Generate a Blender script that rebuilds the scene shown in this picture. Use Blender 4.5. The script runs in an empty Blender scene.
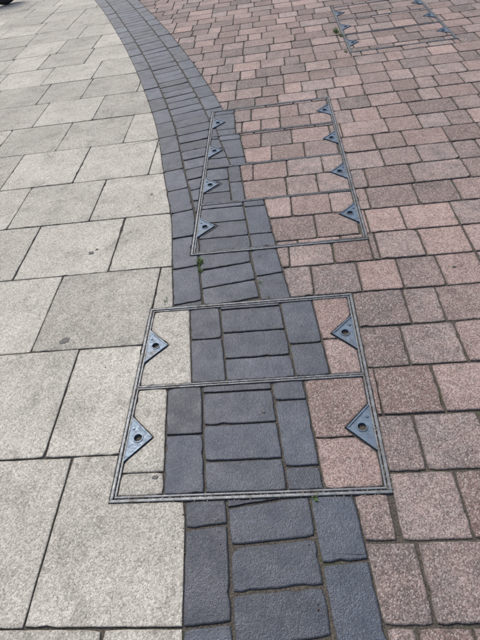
import bpy, math, random, bmesh
from mathutils import Vector, Matrix, noise
random.seed(23)
scene=bpy.context.scene
# ------------------------------------------------------------------ camera
h=1.4; th=math.radians(45.1); psi=math.radians(8.7); rho=math.radians(10.5)
F=Vector((-math.sin(psi)*math.cos(th), math.cos(psi)*math.cos(th), -math.sin(th)))
R0=Vector((math.cos(psi),math.sin(psi),0)); U0=R0.cross(F)
R=R0*math.cos(rho)-U0*math.sin(rho); U=R0*math.sin(rho)+U0*math.cos(rho)
cd=bpy.data.cameras.new('camera'); cam=bpy.data.objects.new('camera',cd)
scene.collection.objects.link(cam); scene.camera=cam
cd.sensor_fit='VERTICAL'; cd.sensor_height=24; cd.lens=18; cd.clip_start=0.02; cd.clip_end=500
M=Matrix((R,U,-F)).transposed().to_4x4(); M.translation=Vector((0,0,h)); cam.matrix_world=M

# ------------------------------------------------------------------ materials
class NT:
    def __init__(s,name):
        s.m=bpy.data.materials.new(name); s.m.use_nodes=True; s.t=s.m.node_tree; s.t.nodes.clear()
        s.out=s.n('ShaderNodeOutputMaterial'); s.b=s.n('ShaderNodeBsdfPrincipled'); s.l(s.b.outputs[0],s.out.inputs[0])
    def n(s,k,**kw):
        o=s.t.nodes.new(k)
        for a,v in kw.items(): setattr(o,a,v)
        return o
    def l(s,a,b): s.t.links.new(a,b)
    def val(s,sock,v):
        if hasattr(v,'links') or hasattr(v,'is_linked'): s.l(v,sock)
        else: sock.default_value=v
    def noise(s,co,scale,detail=3,rough=.5,dist=0):
        o=s.n('ShaderNodeTexNoise'); s.l(co,o.inputs['Vector']); o.inputs['Scale'].default_value=scale
        o.inputs['Detail'].default_value=detail; o.inputs['Roughness'].default_value=rough; o.inputs['Distortion'].default_value=dist
        return o.outputs['Fac']
    def vor(s,co,scale):
        o=s.n('ShaderNodeTexVoronoi'); s.l(co,o.inputs['Vector']); o.inputs['Scale'].default_value=scale
        sp=s.n('ShaderNodeSeparateColor'); s.l(o.outputs['Color'],sp.inputs[0]); return sp.outputs[0],sp.outputs[1],o.outputs['Distance']
    def rng(s,v,a,b,c,d):
        o=s.n('ShaderNodeMapRange'); s.val(o.inputs[0],v)
        for i,x in enumerate((a,b,c,d)): o.inputs[i+1].default_value=x
        return o.outputs[0]
    def math(s,op,a,b):
        o=s.n('ShaderNodeMath',operation=op); s.val(o.inputs[0],a); s.val(o.inputs[1],b); return o.outputs[0]
    def mix(s,f,a,b,mode='MIX'):
        o=s.n('ShaderNodeMix',data_type='RGBA',blend_type=mode); s.val(o.inputs[0],f)
        for sk,v in ((o.inputs[6],a),(o.inputs[7],b)):
            if isinstance(v,tuple): sk.default_value=(*v,1)
            else: s.l(v,sk)
        return o.outputs[2]
    def scale(s,col,f):   # colour * scalar
        o=s.n('ShaderNodeVectorMath',operation='SCALE'); s.l(col,o.inputs[0]); s.val(o.inputs['Scale'],f); return o.outputs[0]

def stone(name,cols,dark,grain,speck_hi,speck_lo,rough,bump,dirt,lightspk=None,lich=0.0,spec=.4,grime=.5,smudge=.2):
    N=NT(name)
    g=N.n('ShaderNodeNewGeometry').outputs['Position']
    a=N.n('ShaderNodeAttribute',attribute_name='tint'); sp=N.n('ShaderNodeSeparateColor'); N.l(a.outputs['Color'],sp.inputs[0])
    tv,hu,ed=sp.outputs
    cx=N.n('ShaderNodeCombineXYZ'); N.l(N.math('MULTIPLY',hu,37.0),cx.inputs[2])
    ad=N.n('ShaderNodeVectorMath',operation='ADD'); N.l(g,ad.inputs[0]); N.l(cx.outputs[0],ad.inputs[1]); co=ad.outputs[0]
    n14=N.noise(co,14,3,.6); n90=N.noise(co,95,2,.7); n38=N.noise(g,36,2,.6)
    c=N.mix(N.rng(hu,0.15,0.85,0,1),cols[0],cols[1])
    c=N.mix(N.rng(n14,.4,.65,0,.7),c,cols[2])
    c=N.scale(c,N.rng(tv,0,1,1-dark,1+dark))
    v1,v2,d1=N.vor(co,grain); w1,w2,d2=N.vor(co,grain*2.1)
    c=N.scale(c,N.rng(v1,0,1,speck_lo,speck_hi)); c=N.scale(c,N.rng(w1,0,1,(speck_lo+1)/2,(speck_hi+1)/2))
    c=N.scale(c,N.rng(n90,.3,.7,.86,1.14))
    c=N.scale(c,N.rng(N.noise(g,2.2,6,.68),.3,.7,.80,1.16))
    c=N.scale(c,N.rng(N.noise(g,6.5,5,.72,.6),.50,.70,1.03,1-smudge))
    if lightspk: c=N.mix(N.math('MULTIPLY',N.math('GREATER_THAN',v2,lightspk[0]),lightspk[2]),c,lightspk[1])
    c=N.mix(N.math('MULTIPLY',N.math('GREATER_THAN',w2,.92),.6),c,dirt)
    if lich: c=N.mix(N.rng(n38,.63,.70,0,lich),c,dirt)
    e=N.math('ADD',ed,N.rng(n38,.3,.7,.45,-.35))
    c=N.mix(N.rng(e,.1,.95,grime,0),c,dirt)
    N.l(c,N.b.inputs['Base Color'])
    N.l(N.rng(n14,.3,.7,rough-.08,rough+.08),N.b.inputs['Roughness'])
    N.b.inputs['Specular IOR Level'].default_value=spec
    hgt=N.math('ADD',N.math('MULTIPLY',d1,-.8),N.math('MULTIPLY',n90,1.6))
    b=N.n('ShaderNodeBump'); b.inputs['Strength'].default_value=bump; b.inputs['Distance'].default_value=.0022
    N.l(hgt,b.inputs['Height']); N.l(b.outputs[0],N.b.inputs['Normal'])
    return N.m
M_slab=stone('cream_concrete_slab',((.455,.43,.368),(.405,.380,.325),(.485,.460,.405)),.13,230,1.27,.71,.85,.55,(.14,.125,.10),(.86,(.6,.57,.51),.6),.25,.35,.45,.30)
M_pink=stone('pink_block_paver',((.262,.182,.158),(.200,.163,.150),(.305,.226,.200)),.32,260,1.45,.6,.8,.65,(.085,.075,.068),(.83,(.48,.42,.385),.6),.25,.4,.55,.30)
M_blue=stone('blue_block_paver',((.046,.058,.081),(.062,.074,.096),(.042,.053,.074)),.26,300,1.3,.72,.53,.45,(.04,.038,.036),(.94,(.19,.20,.21),.35),.0,.5,.5,.18)

N=NT('joint_sand'); g=N.n('ShaderNodeNewGeometry').outputs['Position']
c=N.mix(N.rng(N.noise(g,180,4,.7),.35,.65,0,1),(.04,.035,.03),(.15,.13,.105))
c=N.mix(N.rng(N.noise(g,3.2,4,.7),.56,.66,0,.6),c,(.06,.085,.02))
N.l(c,N.b.inputs['Base Color']); N.b.inputs['Roughness'].default_value=1
b=N.n('ShaderNodeBump'); b.inputs['Strength'].default_value=1; b.inputs['Distance'].default_value=.004; N.l(N.noise(g,250,2,.7),b.inputs['Height']); N.l(b.outputs[0],N.b.inputs['Normal'])
M_sand=N.m
def metal(name,c0,c1,met,r0):
    N=NT(name); g=N.n('ShaderNodeNewGeometry').outputs['Position']
    c=N.mix(N.rng(N.noise(g,40,4,.7),.35,.68,0,1),c0,c1)
    c=N.mix(N.rng(N.noise(g,12,4,.7,.3),.52,.66,0,.65),c,(.09,.075,.06))
    c=N.scale(c,N.rng(N.noise(g,400,2,.6),.3,.7,.75,1.15))
    N.l(c,N.b.inputs['Base Color']); N.b.inputs['Metallic'].default_value=met
    N.l(N.rng(N.noise(g,70,3,.7),.3,.7,r0-.12,r0+.15),N.b.inputs['Roughness'])
    b=N.n('ShaderNodeBump'); b.inputs['Strength'].default_value=.5; b.inputs['Distance'].default_value=.0008; N.l(N.noise(g,220,3,.7),b.inputs['Height']); N.l(b.outputs[0],N.b.inputs['Normal'])
    return N.m
M_steel=metal('galvanised_steel',(.245,.26,.275),(.12,.13,.14),.35,.5)
M_lug=metal('worn_blue_grey_steel',(.14,.195,.26),(.08,.11,.15),.35,.45)
def plain(name,col,rough,var=.3,sc=60):
    N=NT(name); g=N.n('ShaderNodeNewGeometry').outputs['Position']
    c=N.mix(N.noise(g,sc,2,.6),tuple(x*(1-var) for x in col),tuple(x*(1+var) for x in col))
    N.l(c,N.b.inputs['Base Color']); N.b.inputs['Roughness'].default_value=rough; return N.m
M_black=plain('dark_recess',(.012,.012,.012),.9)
M_grass=plain('grass_blade',(.085,.15,.028),.6,.5,90)
M_grit=plain('pale_grit',(.36,.33,.28),.9,.6,300)
M_gum=plain('trodden_gum',(.13,.125,.115),.8,.35,150)
M_leaf=plain('dead_leaf_bits',(.12,.07,.035),.8,.5,200)
M_rub=plain('tyre_rubber',(.02,.02,.02),.7)
M_rim=plain('wheel_alloy',(.3,.3,.32),.4)

# ------------------------------------------------------------------ polygon tools
def clip_half(P,a,b):       # keep left side of a->b
    out=[];n=len(P);ex,ey=b[0]-a[0],b[1]-a[1]
    if n==0:return out
    s=[ex*(p[1]-a[1])-ey*(p[0]-a[0]) for p in P]
    for i in range(n):
        p,q=P[i],P[(i+1)%n];sp,sq=s[i],s[(i+1)%n]
        if sp>=0:out.append(p)
        if (sp>=0)!=(sq>=0):
            t=sp/(sp-sq);out.append((p[0]+(q[0]-p[0])*t,p[1]+(q[1]-p[1])*t))
    return out
def area(P): return .5*sum(P[i][0]*P[(i+1)%len(P)][1]-P[(i+1)%len(P)][0]*P[i][1] for i in range(len(P)))
def clean(P):
    P=list(P);ch=True
    while ch and len(P)>=3:
        ch=False;i=0
        while i<len(P) and len(P)>=3:
            a,b,c=P[i-1],P[i],P[(i+1)%len(P)]
            ux,uy,vx,vy=b[0]-a[0],b[1]-a[1],c[0]-b[0],c[1]-b[1]
            if ux*ux+uy*uy<1e-9 or abs(ux*vy-uy*vx)<1e-8: P.pop(i);ch=True
            else:i+=1
    return P
def clip_cell(region,cell):
    if area(cell)<0: cell=cell[::-1]
    P=region
    for i in range(len(cell)):
        P=clip_half(P,cell[i],cell[(i+1)%len(cell)])
        if len(P)<3:return None
    P=clean(P)
    if len(P)<3:return None
    if area(P)<0:P=P[::-1]
    return P
def inset_cell(q,g):
    n=len(q); 
    if area(q)<0:q=q[::-1]
    out=[]
    for i in range(n):
        a,b,c=Vector(q[i-1]),Vector(q[i]),Vector(q[(i+1)%n])
        u=(b-a).normalized();v=(c-b).normalized()
        n1=Vector((-u.y,u.x));n2=Vector((-v.y,v.x));m=n1+n2;m/=max(.3,m.dot(n1)) if m.length>0 else 1
        p=b+m*g;out.append((p.x,p.y))
    return out
def resample(P,step):
    out=[]
    for i in range(len(P)):
        a,b=P[i],P[(i+1)%len(P)];L=math.hypot(b[0]-a[0],b[1]-a[1]);k=max(1,int(L/step))
        if k==1 and L<.006 and out and len(P)>8: continue
        for j in range(k):out.append((a[0]+(b[0]-a[0])*j/k,a[1]+(b[1]-a[1])*j/k))
    return out
class Builder:
    def __init__(s): s.v=[];s.f=[];s.c=[]
    def paver(s,P,tint,hue,step=.022,bev=.0035,dirt=.010,jit=.0011,zj=.001,tilt=.003):
        A=area(P)
        if A<.00025:return
        per=sum(math.hypot(P[i][0]-P[i-1][0],P[i][1]-P[i-1][1]) for i in range(len(P)))
        if A/per<.004:return
        k=min(1,(A/per)/(bev+dirt)*.7)
        Q=resample(P,step);n=len(Q)
        cx=sum(p[0] for p in Q)/n;cy=sum(p[1] for p in Q)/n
        z0=random.uniform(-zj,zj);tx=random.uniform(-tilt,tilt);ty=random.uniform(-tilt,tilt)
        nor=[]
        for i in range(n):
            a,b,c=Q[i-1],Q[i],Q[(i+1)%n]
            u=Vector((b[0]-a[0],b[1]-a[1]));v=Vector((c[0]-b[0],c[1]-b[1]))
            if u.length>0:u.normalize()
            if v.length>0:v.normalize()
            m=Vector((-u.y-v.y,u.x+v.x));d=m.dot(Vector((-u.y,u.x)))
            m=m/max(.6,d) if m.length>1e-6 else Vector((0,0)); nor.append(m)
        jj=[]
        for i,p in enumerate(Q):
            x=noise.noise(Vector((p[0]*40,p[1]*40,hue*50)))*jit*1.6
            if random.random()<.05: x+=random.uniform(.001,.005)*jit/.0011*k
            # worn corners
            a,c=Q[i-1],Q[(i+1)%n]
            if (p[0]-a[0])*(c[1]-p[1])-(p[1]-a[1])*(c[0]-p[0])>.00008: x+=random.uniform(.0005,.0035)*k
            jj.append(x)
        base=len(s.v)
        rings=[(0,-.03,0),(0,-bev*.5,0),(bev*k*.45,-bev*.15,.3),(bev*k,0,.55),((bev+dirt)*k,0,1)]
        for ri,(ins,z,e) in enumerate(rings):
            for i,p in enumerate(Q):
                o=ins+jj[i]*(1 if ri<3 else .6 if ri==3 else 0)
                x=p[0]+nor[i].x*o;y=p[1]+nor[i].y*o
                s.v.append((x,y,z+z0+tx*(x-cx)+ty*(y-cy)));s.c.append((tint,hue,e,1))
        for r in range(len(rings)-1):
            for i in range(n):
                j=(i+1)%n;s.f.append((base+r*n+i,base+r*n+j,base+(r+1)*n+j,base+(r+1)*n+i))
        s.f.append(tuple(base+(len(rings)-1)*n+i for i in range(n)))
    def make(s,name,mat,parent=None):
        me=bpy.data.meshes.new(name);me.from_pydata(s.v,[],s.f)
        ca=me.color_attributes.new('tint','FLOAT_COLOR','POINT')
        ca.data.foreach_set('color',[x for c in s.c for x in c])
        me.materials.append(mat);o=bpy.data.objects.new(name,me);scene.collection.objects.link(o)
        if parent:o.parent=parent
        return o
def rect(x0,y0,x1,y1):return [(x0,y0),(x1,y0),(x1,y1),(x0,y1)]

# ------------------------------------------------------------------ survey (metres)
C1=(-.605,.625,.255,1.485); C2=(-.462,1.842,.383,3.535); C3=(.648,4.39,1.51,5.815)
CL=[(-1.2,.10),(-.4,.015),(.26,-.08),(.62,-.112),(1.5,-.252),(1.82,-.298),(2.22,-.352),(2.67,-.45),(3.4,-.605),(4.1,-.80),(5.0,-1.08),(6.1,-1.46),(7.7,-2.06),(9.5,-2.85),(12,-4.1)]
def cx(y):
    for i in range(len(CL)-1):
        if y<=CL[i+1][0] or i==len(CL)-2:
            (y0,a),(y1,b)=CL[i],CL[i+1]
            def tan(k):
                k0=max(0,k-1);k1=min(len(CL)-1,k+1);return (CL[k1][1]-CL[k0][1])/(CL[k1][0]-CL[k0][0])
            t=(y-y0)/(y1-y0);d=y1-y0;m0=tan(i)*d;m1=tan(i+1)*d
            return (2*t**3-3*t*t+1)*a+(t**3-2*t*t+t)*m0+(-2*t**3+3*t*t)*b+(t**3-t*t)*m1
W=.25
cl=[];y=-1.0;s_=0
while y<11.9:
    x=cx(y);dx=(cx(y+.02)-cx(y-.02))/.04;L=math.hypot(1,dx);cl.append((x,y,1/L,-dx/L,s_));y+=.04;s_+=.04*L
def at(s,o):
    i=min(len(cl)-2,max(0,next((k for k in range(len(cl)-1) if cl[k+1][4]>=s),len(cl)-2)))
    a,b=cl[i],cl[i+1];t=(s-a[4])/(b[4]-a[4])
    v=[a[k]+(b[k]-a[k])*t for k in range(4)];return (v[0]+v[2]*o,v[1]+v[3]*o)
def edge(o,ya,yb):
    return [(c[0]+c[2]*o,c[1]+c[3]*o) for c in cl[::2] if ya<c[1]+c[3]*o<yb]
def ex(o,y):   # x of edge at given y
    E=[(c[0]+c[2]*o,c[1]+c[3]*o) for c in cl]
    for a,b in zip(E,E[1:]):
        if a[1]<=y<=b[1]:return a[0]+(b[0]-a[0])*(y-a[1])/(b[1]-a[1])
XL,XR,YB,YT=-7.5,5.5,-.8,11.5
k=.003
gl,gr=-W-k,W+k
L_reg=[(XL,YB),(ex(gl,YB),YB)]+edge(gl,YB,C1[1])+[(ex(gl,C1[1]-k),C1[1]-k),(C1[0]-k,C1[1]-k),(C1[0]-k,C1[3]+k),(ex(gl,C1[3]+k),C1[3]+k)]+edge(gl,C1[3]+k,YT)+[(ex(gl,YT),YT),(XL,YT)]
R_reg=[(XR,YB),(XR,5.09),(C3[2]+k,5.09),(C3[2]+k,C3[1]-k),(C3[0]-k,C3[1]-k),(C3[0]-k,C3[3]+k),(C3[2]+k,C3[3]+k),(C3[2]+k,5.09),(XR,5.09),(XR,YT),(ex(gr,YT),YT)]+edge(gr,C2[3]+.01,YT)[::-1]+\
 [(ex(gr,C2[3]+k),C2[3]+k),(C2[2]+k,C2[3]+k),(C2[2]+k,C2[1]-k),(ex(gr,C2[1]-k),C2[1]-k)]+edge(gr,C1[3]+.01,C2[1]-.01)[::-1]+[(ex(gr,C1[3]+k),C1[3]+k),(C1[2]+k,C1[3]+k),(C1[2]+k,C1[1]-k),(ex(gr,C1[1]-k),C1[1]-k)]+edge(gr,YB,C1[1]-.01)[::-1]+[(ex(gr,YB),YB)]
B1=[(ex(-W,YB),YB),(ex(W,YB),YB)]+edge(W,YB,C1[1]-.01)+[(ex(W,C1[1]-k),C1[1]-k),(ex(-W,C1[1]-k),C1[1]-k)]+edge(-W,YB,C1[1]-.01)[::-1]
B2=[(ex(-W,C1[3]+k),C1[3]+k),(ex(W,C1[3]+k),C1[3]+k)]+edge(W,C1[3]+.01,C2[1]-.01)+[(ex(W,C2[1]-k),C2[1]-k),(C2[0]-k,C2[1]-k),(C2[0]-k,C2[3]+k),(ex(W,C2[3]+k),C2[3]+k)]+edge(W,C2[3]+.01,YT)+[(ex(W,YT),YT),(ex(-W,YT),YT)]+edge(-W,C1[3]+.01,YT)[::-1]

# ------------------------------------------------------------------ cream slabs
B=Builder()
rows=[-1.2,-.7,-.2,.29,.79,1.28,1.772,2.235,2.69,3.18,3.65,4.13,4.6,5.08,5.55,6.03,6.5,6.98,7.45,7.93,8.4,8.9,9.4,9.9,10.4,10.9,11.5]
offs={3:-.77,4:-.875,5:-1.09,6:-1.355,7:-1.565,8:-1.30,9:-1.56}
for i in range(len(rows)-1):
    y0,y1=rows[i],rows[i+1];x=offs.get(i,-1.1+random.uniform(-.25,.25))
    while x<.4:x+=.49
    far=y0>4
    while x>XL:
        w=.49 if not far else random.choice((.49,.49,.62,.4))
        x-=w
        j=lambda:random.uniform(-.0015,.0015)
        q=inset_cell([(x+j(),y0+j()),(x+w+j(),y0+j()),(x+w+j(),y1+j()),(x+j(),y1+j())],.0027)
        P=clip_cell(L_reg,q)
        if P:
            t=random.random();c=(x+w/2,(y0+y1)/2)
            if y0>3.1:t=t*1.4-.35
            if abs(c[0]+1.5)<.25 and abs(c[1]-3.42)<.1:t=-2.0
            if abs(c[0]+2.0)<.25 and abs(c[1]-3.42)<.1:t=-1.4
            if abs(c[0]+2.75)<.26 and abs(c[1]-4.85)<.1:t=1.9
            B.paver(P,t,random.random(),step=.03 if not far else .09,bev=.0025,dirt=.009,zj=.0012,tilt=.002)
B.make('slab_pavement',M_slab)

# ------------------------------------------------------------------ pink block paving
corners=[(C[a],C[b]) for C in (C1,C2,C3) for a in (0,2) for b in (1,3)]
def pinkrows(B,reg,x0,x1,y0,y1,ph=0,far=4.5,split=False):
    y=.29+.2*math.floor((y0-.29)/.2)
    while y<y1:
        x=x0-random.uniform(0,.2)
        while x<x1:
            w=random.choice((.13,.17,.2,.2,.2,.24,.28))
            cuts=[x,x+w]
            if split:   # a block that meets a frame corner was cut in two to go round it
                for (qx,qy) in corners:
                    if x+.01<qx<x+w-.01 and y<qy<y+.2:cuts.insert(1,qx)
            for xa,xb in zip(cuts,cuts[1:]):
                if y+.2>y0 and xb>x0:
                    sl=random.uniform(-.003,.003) if len(cuts)==2 else 0;sk=random.uniform(-.003,.003) if len(cuts)==2 else 0
                    P=clip_cell(reg,inset_cell([(xa,y+.0008),(xb,y+.0008),(xb+sk,y+.1992),(xa+sl,y+.1992)],.0025+random.uniform(0,.0012)))
                    if P:B.paver(P,random.random(),random.random(),step=.022 if y<far and x<3 else .08,bev=.004,dirt=.008,zj=.0018,tilt=.006,jit=.0015)
            x+=w
        y+=.2
B=Builder(); pinkrows(B,R_reg,-5,XR,YB-.2,YT,split=True); B.make('block_pavement',M_pink)

# ------------------------------------------------------------------ blue band
B=Builder()
S=cl[-1][4]-.1
def quad(s0,s1,o0,o1):return [at(s0,o0),at(s0,o1),at(s1,o1),at(s1,o0)]
for (o0,o1,L,st) in ((-W-.02,-.123,.245,.1),(-.123,.125,.124,.03),(.125,W+.02,.245,.2)):
    s=st
    while s<S-L:
        l=L*random.uniform(.95,1.05)
        q=inset_cell(quad(s,s+l,o0,o1),.0032+random.uniform(-.0005,.0015))
        for reg in (B1,B2):
            P=clip_cell(reg,q)
            if P:B.paver(P,random.random(),random.random(),step=.022 if at(s,0)[1]<4 else .06,bev=.0045,dirt=.007,zj=.0018,tilt=.008,jit=.0013)
        s+=l
B.make('blue_brick_path',M_blue)

# ------------------------------------------------------------------ ground sheets
def sheet(name,x0,y0,x1,y1,z,mat):
    me=bpy.data.meshes.new(name);me.from_pydata([(x0,y0,z),(x1,y0,z),(x1,y1,z),(x0,y1,z)],[],[(0,1,2,3)]);me.materials.append(mat)
    o=bpy.data.objects.new(name,me);scene.collection.objects.link(o);return o
sheet('ground',-150,-150,150,150,-.0065,M_sand)

# ------------------------------------------------------------------ inspection covers
def mesh_obj(name,bm,mat,parent):
    me=bpy.data.meshes.new(name);bm.to_mesh(me);bm.free();me.materials.append(mat)
    o=bpy.data.objects.new(name,me);scene.collection.objects.link(o);o.parent=parent;return o
def bar(bm,x0,y0,x1,y1,z0,z1,b=.0012):
    r=bmesh.ops.create_cube(bm,size=1)
    for v in r['verts']:
        v.co=Vector(((x0+x1)/2+v.co.x*(x1-x0),(y0+y1)/2+v.co.y*(y1-y0),(z0+z1)/2+v.co.z*(z1-z0)))
    es=list({e for v in r['verts'] for e in v.link_edges})
    bmesh.ops.bevel(bm,geom=es,offset=b,segments=2,affect='EDGES')
def ringbars(bm,x0,y0,x1,y1,w,z0,z1):
    bar(bm,x0,y0,x1,y0+w,z0,z1);bar(bm,x0,y1-w,x1,y1,z0,z1)
    bar(bm,x0,y0+w,x0+w,y1-w,z0,z1-.0003);bar(bm,x1-w,y0+w,x1,y1-w,z0,z1-.0003)
def lug(bm,bmd,x,yc,d,b,sg,z=.0015):
    tri=[(x,yc-b),(x+sg*d,yc),(x,yc+b)]
    cxh,cyh,rh=x+sg*d*.40,yc,.0135
    n=20
    outer=[bm.verts.new((p[0],p[1],z)) for p in tri]
    inner=[bm.verts.new((cxh+rh*math.cos(a*2*math.pi/n),cyh+rh*1.0*math.sin(a*2*math.pi/n),z)) for a in range(n)]
    eo=[bm.edges.new((outer[i],outer[(i+1)%3])) for i in range(3)]
    ei=[bm.edges.new((inner[i],inner[(i+1)%n])) for i in range(n)]
    bmesh.ops.triangle_fill(bm,edges=eo+ei,use_beauty=True)
    low=[bm.verts.new((v.co.x,v.co.y,z-.018)) for v in inner]
    for i in range(n):bm.faces.new((inner[i],inner[(i+1)%n],low[(i+1)%n],low[i]))
    lo=[bm.verts.new((v.co.x,v.co.y,z-.02)) for v in outer]
    for i in range(3):bm.faces.new((outer[i],outer[(i+1)%3],lo[(i+1)%3],lo[i]))
    m=24;rr=[]
    for (ra,zz) in ((rh,z+.0002),(rh+.001,z+.0025),(rh+.0045,z+.0025),(rh+.0055,z+.0002)):
        rr.append([bm.verts.new((cxh+ra*math.cos(a*2*math.pi/m),cyh+ra*math.sin(a*2*math.pi/m),zz)) for a in range(m)])
    for a_,b_ in zip(rr,rr[1:]):
        for i in range(m):bm.faces.new((a_[i],a_[(i+1)%m],b_[(i+1)%m],b_[i]))
    bmesh.ops.create_cone(bm,cap_ends=True,segments=8,radius1=.006,radius2=.005,depth=.004,matrix=Matrix.Translation((x+sg*d*.14,yc+b*.45,z+.0012)))
    w=.005
    for sgn in (1,-1):
        a=Vector((x,yc+sgn*b));t=Vector((x+sg*d,yc));dr=(t-a).normalized();nn=Vector((-dr.y,dr.x))
        if nn.dot(Vector((x,yc))-a)<0:nn=-nn
        ps=[a,t,t+nn*w-dr*w*1.5,a+nn*w+dr*w*.8]
        vb=[bm.verts.new((p.x,p.y,z+.0002)) for p in ps];vt=[bm.verts.new((p.x+0*nn.x,p.y,z+.003)) for p in ps]
        bm.faces.new(vt)
        for i in range(4):bm.faces.new((vb[i],vb[(i+1)%4],vt[(i+1)%4],vt[i]))
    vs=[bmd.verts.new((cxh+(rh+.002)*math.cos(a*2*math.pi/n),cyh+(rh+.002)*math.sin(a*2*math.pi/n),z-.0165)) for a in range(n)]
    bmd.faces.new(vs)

def cover(box,divs,trays):
    x0,y0,x1,y1=box
    par=bpy.data.objects.new('inspection_cover',None);scene.collection.objects.link(par)
    bm=bmesh.new();ringbars(bm,x0,y0,x1,y1,.009,-.03,.0025)      # fixed outer frame
    mesh_obj('frame',bm,M_steel,par)
    bt=bmesh.new();bl=bmesh.new();bd=bmesh.new()
    ys=[y0+.0135]+list(divs)+[y1-.0135]
    bc,bb,bp=Builder(),Builder(),Builder()
    for i in range(len(ys)-1):
        a=ys[i]+(.002 if i else 0);b=ys[i+1]-(.002 if i<len(ys)-2 else 0);xa,xb=x0+.0135,x1-.0135
        w=.006
        ringbars(bt,xa,a,xb,b,w,-.03,.0018+random.uniform(-.0004,.0006))
        yc=(a+b)/2;D=.084;Bh=.086
        X0,X1,A,Bq=xa+w,xb-w,a+w,b-w
        lug(bl,bd,X0+.0008,yc,D,Bh,1);lug(bl,bd,X1-.0008,yc,D,Bh,-1)
        kk=.0025;X0+=kk;X1-=kk;A+=kk;Bq-=kk;e=.004
        tr=trays[i]     # list of (mat, xl_at_A, xl_at_B) separators
        sep=[(X0,X0)]+[s[1:] for s in tr[1:]]+[(X1,X1)]
        for j,s in enumerate(tr):
            (l0,l1),(r0,r1)=sep[j],sep[j+1];g=.0025
            P=[(l0+(g if j else 0),A),(r0-(g if j<len(tr)-1 else 0),A)]
            if j==len(tr)-1:P+=[(X1,yc-Bh-e),(X1-D-e,yc),(X1,yc+Bh+e)]
            P+=[(r1-(g if j<len(tr)-1 else 0),Bq),(l1+(g if j else 0),Bq)]
            if j==0:P+=[(X0,yc+Bh+e),(X0+D+e,yc),(X0,yc-Bh-e)]
            kw=dict(zj=.0006,tilt=.002)
            if s[0]=='c':
                cells=[rect(-9,A-.1,9,9)] if i else [rect(-9,A-.1,9,A+.075),rect(-9,A+.075,9,9)]
                for q in cells:
                    Q=clip_cell(P,inset_cell(q,.002))
                    if Q:bc.paver(Q,random.uniform(.4,.8),random.random(),**kw)
            elif s[0]=='p': pinkrows(bp,P,min(l0,l1)-.1,max(r0,r1)+.1,A-.1,Bq)
            elif s[0]=='q':
                for q in (rect(-9,A-.1,9,A+.17),rect(-9,A+.17,9,9)):
                    Q=clip_cell(P,inset_cell(q,.002))
                    if Q:bp.paver(Q,random.uniform(.2,.75),random.random(),**kw)
            else:
                cs=[0,.13,.385,.52]
                for ci in range(3):
                    f0,f1=cs[ci],cs[ci+1]
                    if ci==0:f0=-.05
                    if ci==2:f1=.7
                    L=.135 if ci==1 else .25
                    yy=A-random.uniform(0,L*.8) if ci!=1 else A-.03
                    while yy<Bq:
                        def X(f,y):
                            t=(y-A)/(Bq-A);bl0,bl1=(s[3],s[4]) if len(s)>3 else (l0,l1)
                            return bl0+(bl1-bl0)*t+f
                        q=[(X(f0,yy),yy),(X(f1,yy),yy),(X(f1,yy+L),yy+L),(X(f0,yy+L),yy+L)]
                        Q=clip_cell(P,inset_cell(q,.003))
                        if Q:bb.paver(Q,random.random(),random.random(),bev=.004,jit=.0013,**kw)
                        yy+=L
    mesh_obj('tray_rims',bt,M_steel,par);mesh_obj('lifting_lugs',bl,M_lug,par);mesh_obj('keyhole_recesses',bd,M_black,par)
    if bc.v:bc.make('slab_infill',M_slab,par)
    if bb.v:bb.make('blue_block_infill',M_blue,par)
    if bp.v:bp.make('pink_block_infill',M_pink,par)
    return par
cover(C1,[1.062],[
  [('c',),('b',-.435,-.475),('q',.06,.025)],
  [('c',),('b',-.385,-.43),('q',.125,.09)]])
cover(C2,[2.285,2.69,3.12],[
  [('b',0,0,-.55,-.60),('p',-.045,-.10)],
  [('b',0,0,-.66,-.70),('p',-.20,-.24)],
  [('b',0,0,-.68,-.78),('p',-.20,-.25)],
  [('b',0,0,-.78,-.86),('p',-.275,-.30)]])
cover(C3,[4.87,5.34],[[('p',)],[('p',)],[('p',)]])

# ------------------------------------------------------------------ grit, gum and weeds
def grit(name,lines,mat,smin,smax):
    vs=[];fs=[]
    for (xa,ya,xb,yb,n,sp) in lines:
        for _ in range(n):
            t=random.random();r=random.uniform(smin,smax)
            x=xa+(xb-xa)*t+random.gauss(0,sp);y=ya+(yb-ya)*t+random.gauss(0,sp);z=random.uniform(-.003,.0005)
            b=len(vs);A=random.uniform(0,6)
            for kk in range(4):vs.append((x+r*math.cos(A+kk*1.57)*random.uniform(.6,1.2),y+r*math.sin(A+kk*1.57)*random.uniform(.6,1.2),z))
            vs.append((x,y,z+r*.9));vs.append((x,y,z-r*.9))
            for kk in range(4):fs+= [(b+kk,b+(kk+1)%4,b+4),(b+(kk+1)%4,b+kk,b+5)]
    me=bpy.data.meshes.new(name);me.from_pydata(vs,[],fs);me.materials.append(mat);o=bpy.data.objects.new(name,me);scene.collection.objects.link(o)
ln=[]
for (x0,y0,x1,y1) in (C1,C2,C3):
    n=200 if y0<1 else 140
    i=.0112
    for (a,b,c,d) in ((x0,y0,x1,y0),(x0,y1,x1,y1),(x0,y0,x0,y1),(x1,y0,x1,y1)):
        ln.append((a,b,c,d,n//2,.004))
    ln+= [(x0+i,y0+i,x1-i,y0+i,n,.0015),(x0+i,y1-i,x1-i,y1-i,n,.0015),(x0+i,y0+i,x0+i,y1-i,n,.0015),(x1-i,y0+i,x1-i,y1-i,n,.0015)]
ln.append((C1[0],1.062,C1[2],1.062,220,.002))
for d in (2.285,2.69,3.12):ln.append((C2[0],d,C2[2],d,120,.002))
grit('grit',ln,M_grit,.0012,.0028)
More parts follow.
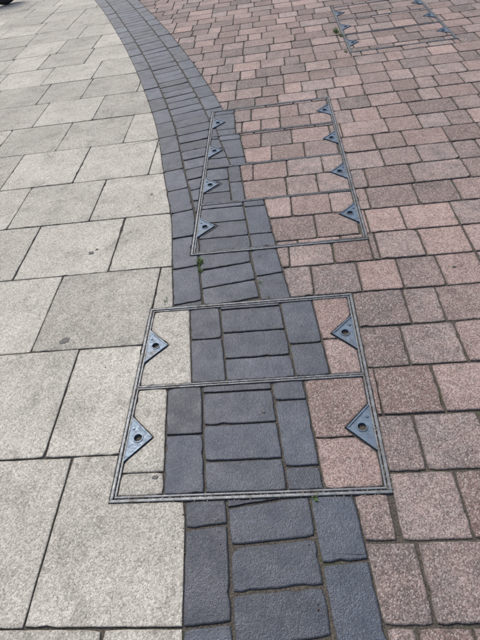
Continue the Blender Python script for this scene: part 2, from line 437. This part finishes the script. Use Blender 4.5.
ln=[((random.uniform(-1.5,.8)),random.uniform(.3,2.8),0,0,1,0) for _ in range(90)]
ln=[(a,b,a,b,1,0) for a,b,*_ in ln]+[(-.24,.3,-.26,.6,14,.004),(.02,.3,.0,.6,10,.004),(-.38,1.5,-.40,1.8,14,.004),(-.05,1.5,-.13,1.8,10,.004),(-.33,.3,-.37,.62,10,.003)]
grit('leaf_litter',ln,M_leaf,.0015,.004)
vs=[];fs=[]
def tuft(x,y,n,R_,hh):
    for _ in range(n):
        a=random.uniform(0,6.28);r=random.uniform(0,R_);px,py=x+r*math.cos(a)*.5,y+r*math.sin(a)
        la=random.uniform(0,6.28);le=random.uniform(.4,1)*hh;w=random.uniform(.0012,.0025);lean=random.uniform(.2,1.2)
        d=Vector((math.cos(la),math.sin(la)));p=Vector((-d.y,d.x))*w;b=len(vs)
        for t,ww in ((0,1),(.5,.8),(1,.05)):
            c=Vector((px,py))+d*le*lean*t*t
            for sg in (-1,1):vs.append((c.x+sg*p.x*ww,c.y+sg*p.y*ww,-.004+le*t*(1-.25*t*lean)))
        fs.extend([(b,b+1,b+3,b+2),(b+2,b+3,b+5,b+4)])
for t in ((-.408,1.785,70,.03,.03),(-.405,1.72,30,.02,.02),(-.545,1.53,24,.025,.014),(-.13,1.60,18,.018,.016),(-.09,1.50,10,.015,.012),(.03,.617,26,.012,.018),(.60,4.98,110,.06,.05),(.63,4.85,50,.04,.035),(.62,4.42,24,.03,.03),(-.57,1.60,14,.03,.01),(.30,1.07,10,.02,.012)):tuft(*t)
me=bpy.data.meshes.new('joint_weeds');me.from_pydata(vs,[],fs);me.materials.append(M_grass);o=bpy.data.objects.new('joint_weeds',me);scene.collection.objects.link(o)
def gum(x,y,r):
    n=26;pts=[];
    for a in range(n):
        rr=r*(1+.55*noise.noise(Vector((math.cos(a/n*6.283)*1.9+x*9,math.sin(a/n*6.283)*1.9,y*9))));pts.append((x+rr*math.cos(a/n*6.283),y+rr*.75*math.sin(a/n*6.283)))
    b=len(gv)
    for p in pts:gv.append((p[0],p[1],.0012))
    for p in pts:gv.append((x+(p[0]-x)*.9,y+(p[1]-y)*.9,.0022))
    for i in range(n):gf.append((b+i,b+(i+1)%n,b+n+(i+1)%n,b+n+i))
    gf.append(tuple(b+n+i for i in range(n)))
gv=[];gf=[]
for g_ in ((-.955,1.335,.023),(-.99,1.94,.014),(-.965,1.965,.008),(-.47,.705,.009),(-.75,2.45,.009),(.7,1.6,.007),(-.12,.93,.007)):gum(*g_)
me=bpy.data.meshes.new('chewing_gum');me.from_pydata(gv,[],gf);me.materials.append(M_gum);o=bpy.data.objects.new('chewing_gum',me);scene.collection.objects.link(o)

# ------------------------------------------------------------------ wheel at far left
par=bpy.data.objects.new('scooter_wheel',None);scene.collection.objects.link(par)
bpy.ops.mesh.primitive_torus_add(major_radius=.2,minor_radius=.055,major_segments=48,minor_segments=16);t=bpy.context.object;t.name='tyre';t.data.materials.append(M_rub);t.parent=par
bm=bmesh.new();bmesh.ops.create_cone(bm,cap_ends=True,segments=24,radius1=.035,radius2=.035,depth=.12)
for i in range(5):
    r=bmesh.ops.create_cube(bm,size=1)
    for v in r['verts']:v.co=Matrix.Rotation(i*1.2566,3,'Z')@Vector((.09+v.co.x*.15,v.co.y*.03,v.co.z*.025))
mesh_obj('hub_and_spokes',bm,M_rim,par)
bm=bmesh.new()
for sg in (-1,1):
    r=bmesh.ops.create_cube(bm,size=1)
    for v in r['verts']:v.co=Vector((v.co.x*.035,.22+v.co.y*.5,sg*.075+v.co.z*.02))
mesh_obj('fork',bm,M_rub,par)
par.rotation_euler=(math.radians(90),0,math.radians(35));par.location=(-3.98,8.55,.255)

# ------------------------------------------------------------------ light
w=bpy.data.worlds.new('World');scene.world=w;w.use_nodes=True;nt=w.node_tree
sky=nt.nodes.new('ShaderNodeTexSky');sky.sky_type='NISHITA';sky.sun_disc=False
el,az=math.radians(52),math.radians(-35)
sky.sun_elevation=el;sky.sun_rotation=az;sky.dust_density=3.5;sky.air_density=1.0;sky.ozone_density=1.2
nt.links.new(sky.outputs[0],nt.nodes['Background'].inputs[0]);nt.nodes['Background'].inputs[1].default_value=.15
sd=bpy.data.lights.new('sun','SUN');sd.energy=2.25;sd.angle=math.radians(32);sd.color=(1,.96,.905)
so=bpy.data.objects.new('sun',sd);scene.collection.objects.link(so)
dirv=Vector((math.sin(az)*math.cos(el),math.cos(az)*math.cos(el),math.sin(el)))
so.rotation_euler=dirv.to_track_quat('Z','Y').to_euler()
scene.view_settings.view_transform='Standard';scene.view_settings.look='None';scene.view_settings.exposure=0
